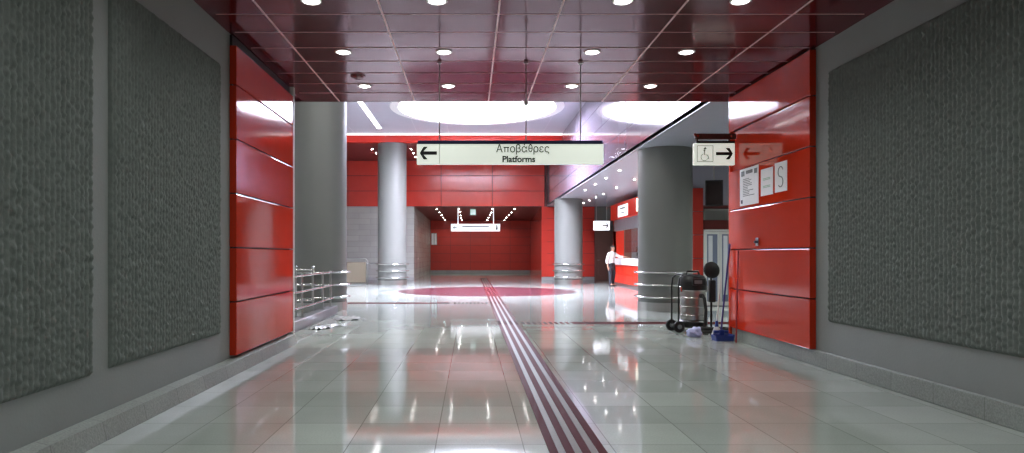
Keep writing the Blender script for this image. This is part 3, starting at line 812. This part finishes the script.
MB().box((.06, -L2+.14, 1.46), (.075, -L2+5.6, 2.45)).build('glazing', M['glassy'], kk)
sb = MB().box((-.10, -L2, 2.95), (.2, L2, 3.66), .01, 2).build('sign_box', M['redk'], kk)
yq = L2-2.6
sp = MB().box((-.115, yq-.95, 3.02), (-.095, yq+.95, 3.52), .006).build('sign_panel', M['signw'], sb)
b = MB().box((-.118, yq-.5, 3.34), (-.114, yq+.5, 3.41)).box((-.118, yq-.35, 3.16), (-.114, yq+.3, 3.21)); b.build('illegible_text', M['grey'], sb)
MB().box((-.13, L2-5.5, 3.08), (-.095, L2-5.1, 3.58), .01).build('lit_panel', M['kiosklamp'], sb)
MB().box((.0, L2-.14, 0), (.50, L2, 3.3)).build('end_wall', M['redk'], kk)
MB().box((.50, L2-.12, 0), (.86, L2, 3.3), .004).build('inner_door', M['brown'], kk)
MB().box((.86, L2-.10, 0), (2.3, L2, 3.3)).build('inner_wall', M['shutter'], kk)
MB().box((2.2, -L2, 0), (2.3, L2, 3.3)).build('back_wall', M['brown'], kk)
MB().box((.14, -L2, 0), (2.3, -L2+.1, 3.3)).build('near_wall', M['redk'], kk)
MB().box((.1, -L2, 2.96), (2.3, L2, 3.1)).build('roof', M['shutter'], kk)
MB().box((.8, -L2+.6, 2.92), (1.1, L2-.6, 2.955)).build('added_lamp', M['kioskin'], kk)  # added lamp, put in to brighten the kiosk interior
tm = thing('ticket_monitor', 'dark ticket clerk monitor standing on the white kiosk counter', 'monitor', (KX+.33, 28.6, 1.2), math.radians(70))
MB().box((-.22, -.03, .12), (.22, .03, .48), .01, 2).build('screen', M['blackp'], tm)
MB().cyl((0, 0, .01), (0, 0, .15), .025, n=12).build('stem', M['blackp'], tm)
MB().box((-.12, -.1, 0), (.12, .1, .015), .005).build('foot', M['blackp'], tm)

# ------------------------------------------------------------------ person leaning on the counter (faces +x)
pe = thing('person', 'person in white shirt and dark trousers standing with an arm on the kiosk counter', 'person', (6.12, 29.75, 0), math.radians(-58))
B = []; E = []
def bv(*v): B.append(v); return len(B)-1
def ln(*ids):
    for a, b in zip(ids, ids[1:]): E.append((a, b))
pel = bv(0, 0, .94, .115, .085)
wai = bv(.0, 0, 1.08, .100, .080); che = bv(.03, 0, 1.28, .120, .085); ucb = bv(.045, 0, 1.40, .085, .065); nek = bv(.058, 0, 1.485, .056, .054)
jaw = bv(.085, 0, 1.575, .056, .070); hed = bv(.078, 0, 1.645, .078, .096); top = bv(.068, 0, 1.690, .070, .086)
ln(pel, wai, che, ucb, nek, jaw, hed, top)
nose = bv(.176, 0, 1.622, .013); ln(hed, nose)
for s in (-1, 1):
    ear = bv(.075, s*.078, 1.630, .008, .018); ln(hed, ear)
def arm(s, pts, fdir, up):
    sh = bv(.04, s*.17, 1.385, .055); el = bv(*pts[0], .042); wr_ = bv(*pts[1], .028); pm = bv(*pts[2], .036, .020)
    ln(ucb, sh, el, wr_, pm)
    f = Vector(fdir).normalized(); u = Vector(up).normalized(); sd_ = f.cross(u)
    P = Vector(pts[2])
    for k, (o, l) in enumerate(((-.030, .070), (-.010, .080), (.010, .076), (.030, .060))):
        a = P + f*.04 + sd_*o; b = a + f*l*.5 - u*.006; c = a + f*l - u*.022
        ia = bv(*a, .009); ib = bv(*b, .0085); ic = bv(*c, .007); ln(pm, ia, ib, ic)
    a = P - f*.012 - sd_*.034*(1 if s < 0 else -1); b = a + f*.035 - sd_*.022*(1 if s < 0 else -1); c = b + f*.028
    ia = bv(*a, .010); ib = bv(*b, .009); ic = bv(*c, .0075); ln(pm, ia, ib, ic)
arm(1, ((.20, .30, 1.262), (.385, .45, 1.262), (.435, .49, 1.256)), (.77, .62, -.05), (0, 0, 1))
arm(-1, ((-.02, -.255, 1.11), (.05, -.27, .87), (.065, -.265, .80)), (.15, 0, -1), (0, -1, 0))
for s in (-1, 1):
    hp = bv(0, s*.085, .87, .062); kn = bv(.02 + (.03 if s < 0 else 0), s*.10, .49, .058); an = bv(-.01+(.05 if s < 0 else -.02), s*.10, .09, .040); to = bv(.13+(.05 if s < 0 else -.02), s*.115, .045, .036, .03)
    ln(pel, hp, kn, an, to)
skin_obj('body', B, E, M['skin'], pe, 0, 0, .0045)
# clothes
sv = [(-.005, 0, .90, .150, .120), (0, 0, 1.08, .155, .122), (.03, 0, 1.27, .175, .125), (.045, 0, 1.395, .125, .098), (.052, 0, 1.468, .078, .074),
      (.04, .17, 1.388, .078), (.12, .235, 1.32, .070), (.20, .30, 1.262, .062), (.28, .365, 1.262, .058),
      (.04, -.17, 1.388, .078), (.01, -.215, 1.25, .072), (-.015, -.25, 1.12, .064), (.0, -.258, 1.02, .060)]
skin_obj('shirt', sv, [(0, 1), (1, 2), (2, 3), (3, 4), (3, 5), (5, 6), (6, 7), (7, 8), (3, 9), (9, 10), (10, 11), (11, 12)], M['shirt'], pe, 0, 1, .010)
tv = [(0, 0, 1.0, .150, .122), (0, 0, .90, .155, .125)]; te = [(0, 1)]
for s in (-1, 1):
    i = len(tv); dx = .05 if s < 0 else -.02
    tv += [(0, s*.090, .78, .108), (.02+(.03 if s < 0 else 0), s*.102, .49, .082), (-.005+dx, s*.102, .20, .068), (-.01+dx, s*.102, .06, .066)]
    te += [(1, i), (i, i+1), (i+1, i+2), (i+2, i+3)]
skin_obj('trousers', tv, te, M['trouser'], pe, 1, 1, .010)
b = MB(); q = [(.126*math.cos(2*PI*k/24), .157*math.sin(2*PI*k/24), .955) for k in range(24)]
b.tube(q, .016, 8, closed=True); b.build('belt', M['belt'], pe)
for s in (-1, 1):
    dx = .05 if s < 0 else -.02
    skin_obj('shoe', [(-.05+dx, s*.10, .045, .042, .04), (.03+dx, s*.105, .045, .045, .042), (.12+dx, s*.112, .036, .045, .034), (.18+dx, s*.116, .032, .032, .026)], [(0, 1), (1, 2), (2, 3)], M['shoe'], pe, 0, 0, .007)
b = MB(); b.sphere((.06, 0, 1.675), .108, 1.03, .95, .92, 24)
for v in [v for v in b.bm.verts if (v.co.x > .085 and v.co.z < 1.695) or v.co.z < 1.585]: v.co = Vector((.06, 0, 1.655)) + (v.co-Vector((.06, 0, 1.655)))*.55
b.build('hair', M['hair'], pe, smooth=60)
for s in (-1, 1): MB().sphere((.158, s*.034, 1.65), .012, n=8).build('eye', M['ink'], pe)
MB().sphere((.150, 0, 1.568), .022, .4, 1.2, .3, 8).build('mouth', M['drk'], pe)

# ------------------------------------------------------------------ cleaning equipment by the right wall
vc = thing('wet_vacuum_cleaner', 'upright steel and black wet vacuum cleaner beside the end of the red wall', 'vacuum cleaner', (3.93, 12.1, 0), math.radians(8))
MB().lathe([(0, .20), (.20, .20), (.215, .22), (.215, .70), (.208, .72), (.215, .735), (0, .735)], 48).build('steel_tank', M['steel'], vc, smooth=30)
b = MB()
for z in (.3, .45, .6): b.lathe([(.214, z-.008), (.219, z), (.214, z+.008)], 48)
b.build('tank_hoops', M['chrome'], vc, smooth=40)
b = MB().lathe([(0, .735), (.235, .735), (.24, .76), (.24, .86), (.225, .93), (.19, .98), (.12, 1.005), (0, 1.01)], 48); b.box((-.12, -.245, .82), (.12, -.2, .94), .015, 2)
hd = b.build('motor_head', M['blackp'], vc, smooth=35)
MB().box((-.09, -.252, .85), (.05, -.244, .91), .003).build('control_panel', M['grey'], hd)
MB().tube([(-.12, 0, 1.0), (-.11, 0, 1.06), (.1, 0, 1.06), (.12, 0, .99)], .018, 10).build('carry_handle', M['blackp'], hd, smooth=60)
for s in (-1, 1): MB().box((s*.24-.02, -.06, .70), (s*.24+.02, .0, .80), .008).build('latch', M['chrome'], vc)
MB().cyl((.05, -.19, .64), (.05, -.27, .64), .04, .036, 20).build('hose_inlet', M['blackp'], vc)
MB().lathe([(0, .08), (.24, .08), (.25, .1), (.25, .18), (.22, .205), (0, .205)], 40).build('chassis', M['blackp'], vc, smooth=35)
for y in (-.16, .16):
    w = MB().cyl((-.33, y-.025, .1), (-.33, y+.025, .1), .1, n=32, bev=.012).build('wheel', M['rubber'], vc, smooth=40)
    MB().cyl((-.33, y-.03, .1), (-.33, y+.03, .1), .04, n=20).build('hub', M['grey'], w)
MB().cyl((-.33, -.16, .1), (-.33, .16, .1), .012, n=10).box((-.34, -.05, .09), (-.15, .05, .13)).build('axle', M['steel'], vc)
for s in (-1, 1):
    a = MB().tube([(.15, s*.14, .085), (.17, s*.14, .05)], .014, 8).build('caster_fork', M['steel'], vc)
    MB().cyl((.17, s*.14-.018, .04), (.17, s*.14+.018, .04), .04, n=20).build('caster_wheel', M['rubber'], a)
MB().tube([(-.33, -.14, .12), (-.33, -.14, .80), (-.31, -.14, .95), (-.25, -.13, 1.0), (-.2, 0, 1.01), (-.25, .13, 1.0), (-.31, .14, .95), (-.33, .14, .80), (-.33, .14, .12)], .016, 10).build('push_handle', M['blackp'], vc, smooth=60)
q = [(.05, -.26, .64), (.05, -.33, .60), (.06, -.37, .40), (.05, -.36, .15)]
for k in range(46):
    t = k/45; a = 2.6+t*15; r = .25-.05*t+.03*math.sin(a*1.7)
    q.append((.17+r*math.cos(a), -.46+r*.62*math.sin(a), .035+.055*t+.02*abs(math.sin(a*.9))))
MB().tube(q, .028, 8).build('hose', M['rubber'], vc, smooth=60)
# black floor head on its wand, leaning upright beside the tank
fw = thing('floor_wand', 'black wand with round suction head standing behind the wet vacuum', 'vacuum tool', (4.33, 12.3, 0))
MB().tube([(-.02, -.05, .02), (-.01, -.02, .7), (0, .02, .96)], .02, 10).build('wand', M['blackp'], fw, smooth=60)
rot = Matrix.Translation((0, -.01, 1.08)) @ Matrix.Rotation(math.radians(80), 4, 'X') @ Matrix.Rotation(.2, 4, 'Y')
MB().lathe([(0, -.035), (.13, -.035), (.15, -.02), (.15, .015), (.11, .04), (.04, .06), (0, .06)], 32, mx=rot).build('suction_head', M['rubber'], fw, smooth=35)
MB().box((-.06, -.07, .50), (.06, .03, .90), .02, 2).build('wand_grip', M['blackp'], fw)
# bag / tools heap: blue bucket pan and cloth
bp_ = thing('mop_tray', 'blue plastic mop tray on the floor at the foot of the leaning sticks', 'tray', (3.985, 10.78, 0), math.radians(3))
b = MB(); b.prism([(-.15, 0), (.13, 0), (.145, .1), (.115, .1), (.10, .03), (-.13, .03), (-.145, .085), (-.165, .085)], 'y', -.09, .09)
b.box((-.15, -.10, 0), (.13, -.08, .085), .004).box((-.15, .08, 0), (.13, .10, .09), .004); b.build('pan', M['blue'], bp_)
MB().box((-.03, .07, .05), (.05, .105, .16), .008).build('socket', M['blue'], bp_)
def stick(name, label, p0, p1, r, m, loc, extra=None):
    o = thing(name, label, {'b': 'stick', 'p': 'broom', 'y': 'mop'}[name[0]], loc)
    MB().cyl(p0, p1, r, n=14).build('handle', m, o, smooth=40)
    if extra: extra(o)
    return o
def mophead(o):
    b = MB(); rr = random.Random(2)
    for k in range(26):
        a = rr.uniform(0, 2*PI); r = rr.uniform(.04, .085)
        b.tube([(0, 0, .20), (math.cos(a)*r*.5, math.sin(a)*r*.5, .14), (math.cos(a)*r, math.sin(a)*r*.8, .02)], .011, 6)
    b.build('yarn_head', M['yarn'], o)
    MB().cyl((0, 0, .17), (0, 0, .27), .03, .02, 16).build('collar', M['blue'], o)
def broomhead(o):
    MB().box((-.12, -.025, .10), (.12, .025, .14), .008).build('block', M['blue'], o)
    b = MB()
    for k in range(22):
        for y in (-.012, .012): b.cyl((-.115+k*.011, y, .105), (-.12+k*.0114, y*1.4, .0), .004, n=5)
    b.build('bristles', M['blue'], o)
def mopflat(o):
    MB().box((-.14, -.04, .0), (.14, .04, .035), .01, 2).build('pad', M['yarn'], o)
    MB().cyl((0, 0, .03), (.005, .01, .10), .02, n=14).build('joint', M['blackp'], o)
stick('yarn_mop', 'white handled yarn mop standing between wet vacuum and violet stick', (0, 0, .22), (.08, .04, 1.0), .013, M['white'], (4.04, 11.23, 0), mophead)
stick('push_broom', 'violet handled blue broom leaning on the end of the red cladding', (0, 0, .12), (.115, -.07, 1.53), .014, M['violet'], (4.015, 10.97, 0), broomhead)
stick('broomstick', 'thin red stick leaning on the red cladding beside the blue tray', (.005, 0, .0), (.05, .03, 1.42), .012, M['redst'], (4.09, 10.55, 0.0), None)
cl = MB(); rr = random.Random(4)
bm2 = cl.bm; bmesh.ops.create_icosphere(bm2, subdivisions=4, radius=.12)
for v in bm2.verts:
    n_ = noise.noise(v.co*14)*.4+noise.noise(v.co*30)*.15
    v.co *= (1+n_); v.co.z = max(0, v.co.z*.75+.07)
cl = cl.build('cleaning_cloth', M['cloth'], None, (3.70, 11.28, 0), smooth=70); tag(cl, 'crumpled pale blue cloth on the floor in front of the wet vacuum', 'cloth')

# pale wrapping lying on the floor in front of the near left column
def sheet(loc, sx, sy, seed, label, rz):
    b = MB(); n = 22; g = []
    for j in range(n+1):
        g.append([b.bm.verts.new(((i/n-.5)*sx*(1+.25*noise.noise(Vector((j*.3, seed, 0)))), (j/n-.5)*sy*(1+.25*noise.noise(Vector((i*.3, seed+4, 0)))), .004+.05*max(0, noise.noise(Vector((i*.28, j*.28, seed)))+.15))) for i in range(n+1)])
    for j in range(n):
        for i in range(n): b.bm.faces.new((g[j][i], g[j][i+1], g[j+1][i+1], g[j+1][i]))
    o = b.build('plastic_wrapping', M['plastic'], None, loc, smooth=70); o.rotation_euler = (0, 0, rz)
    md = o.modifiers.new('t', 'SOLIDIFY'); md.thickness = .003; md.offset = 1
    return tag(o, label, 'wrapping')
sheet((-2.62, 14.45, 0), .55, .8, 1.3, 'pale crumpled wrapping on the floor at the foot of the left column', .4)
sheet((-2.72, 12.75, 0), .32, .9, 6.1, 'smaller pale wrapping on the floor beside the dark curb', -.2)

# ------------------------------------------------------------------ world and colour management
w = bpy.data.worlds.new('World'); sc.world = w; w.use_nodes = True
w.node_tree.nodes['Background'].inputs['Color'].default_value = (.5, .55, .6, 1)
w.node_tree.nodes['Background'].inputs['Strength'].default_value = .05
vs = sc.view_settings
vs.view_transform = 'Standard'; vs.look = 'None'; vs.gamma = 1; vs.exposure = 0; vs.use_curve_mapping = False
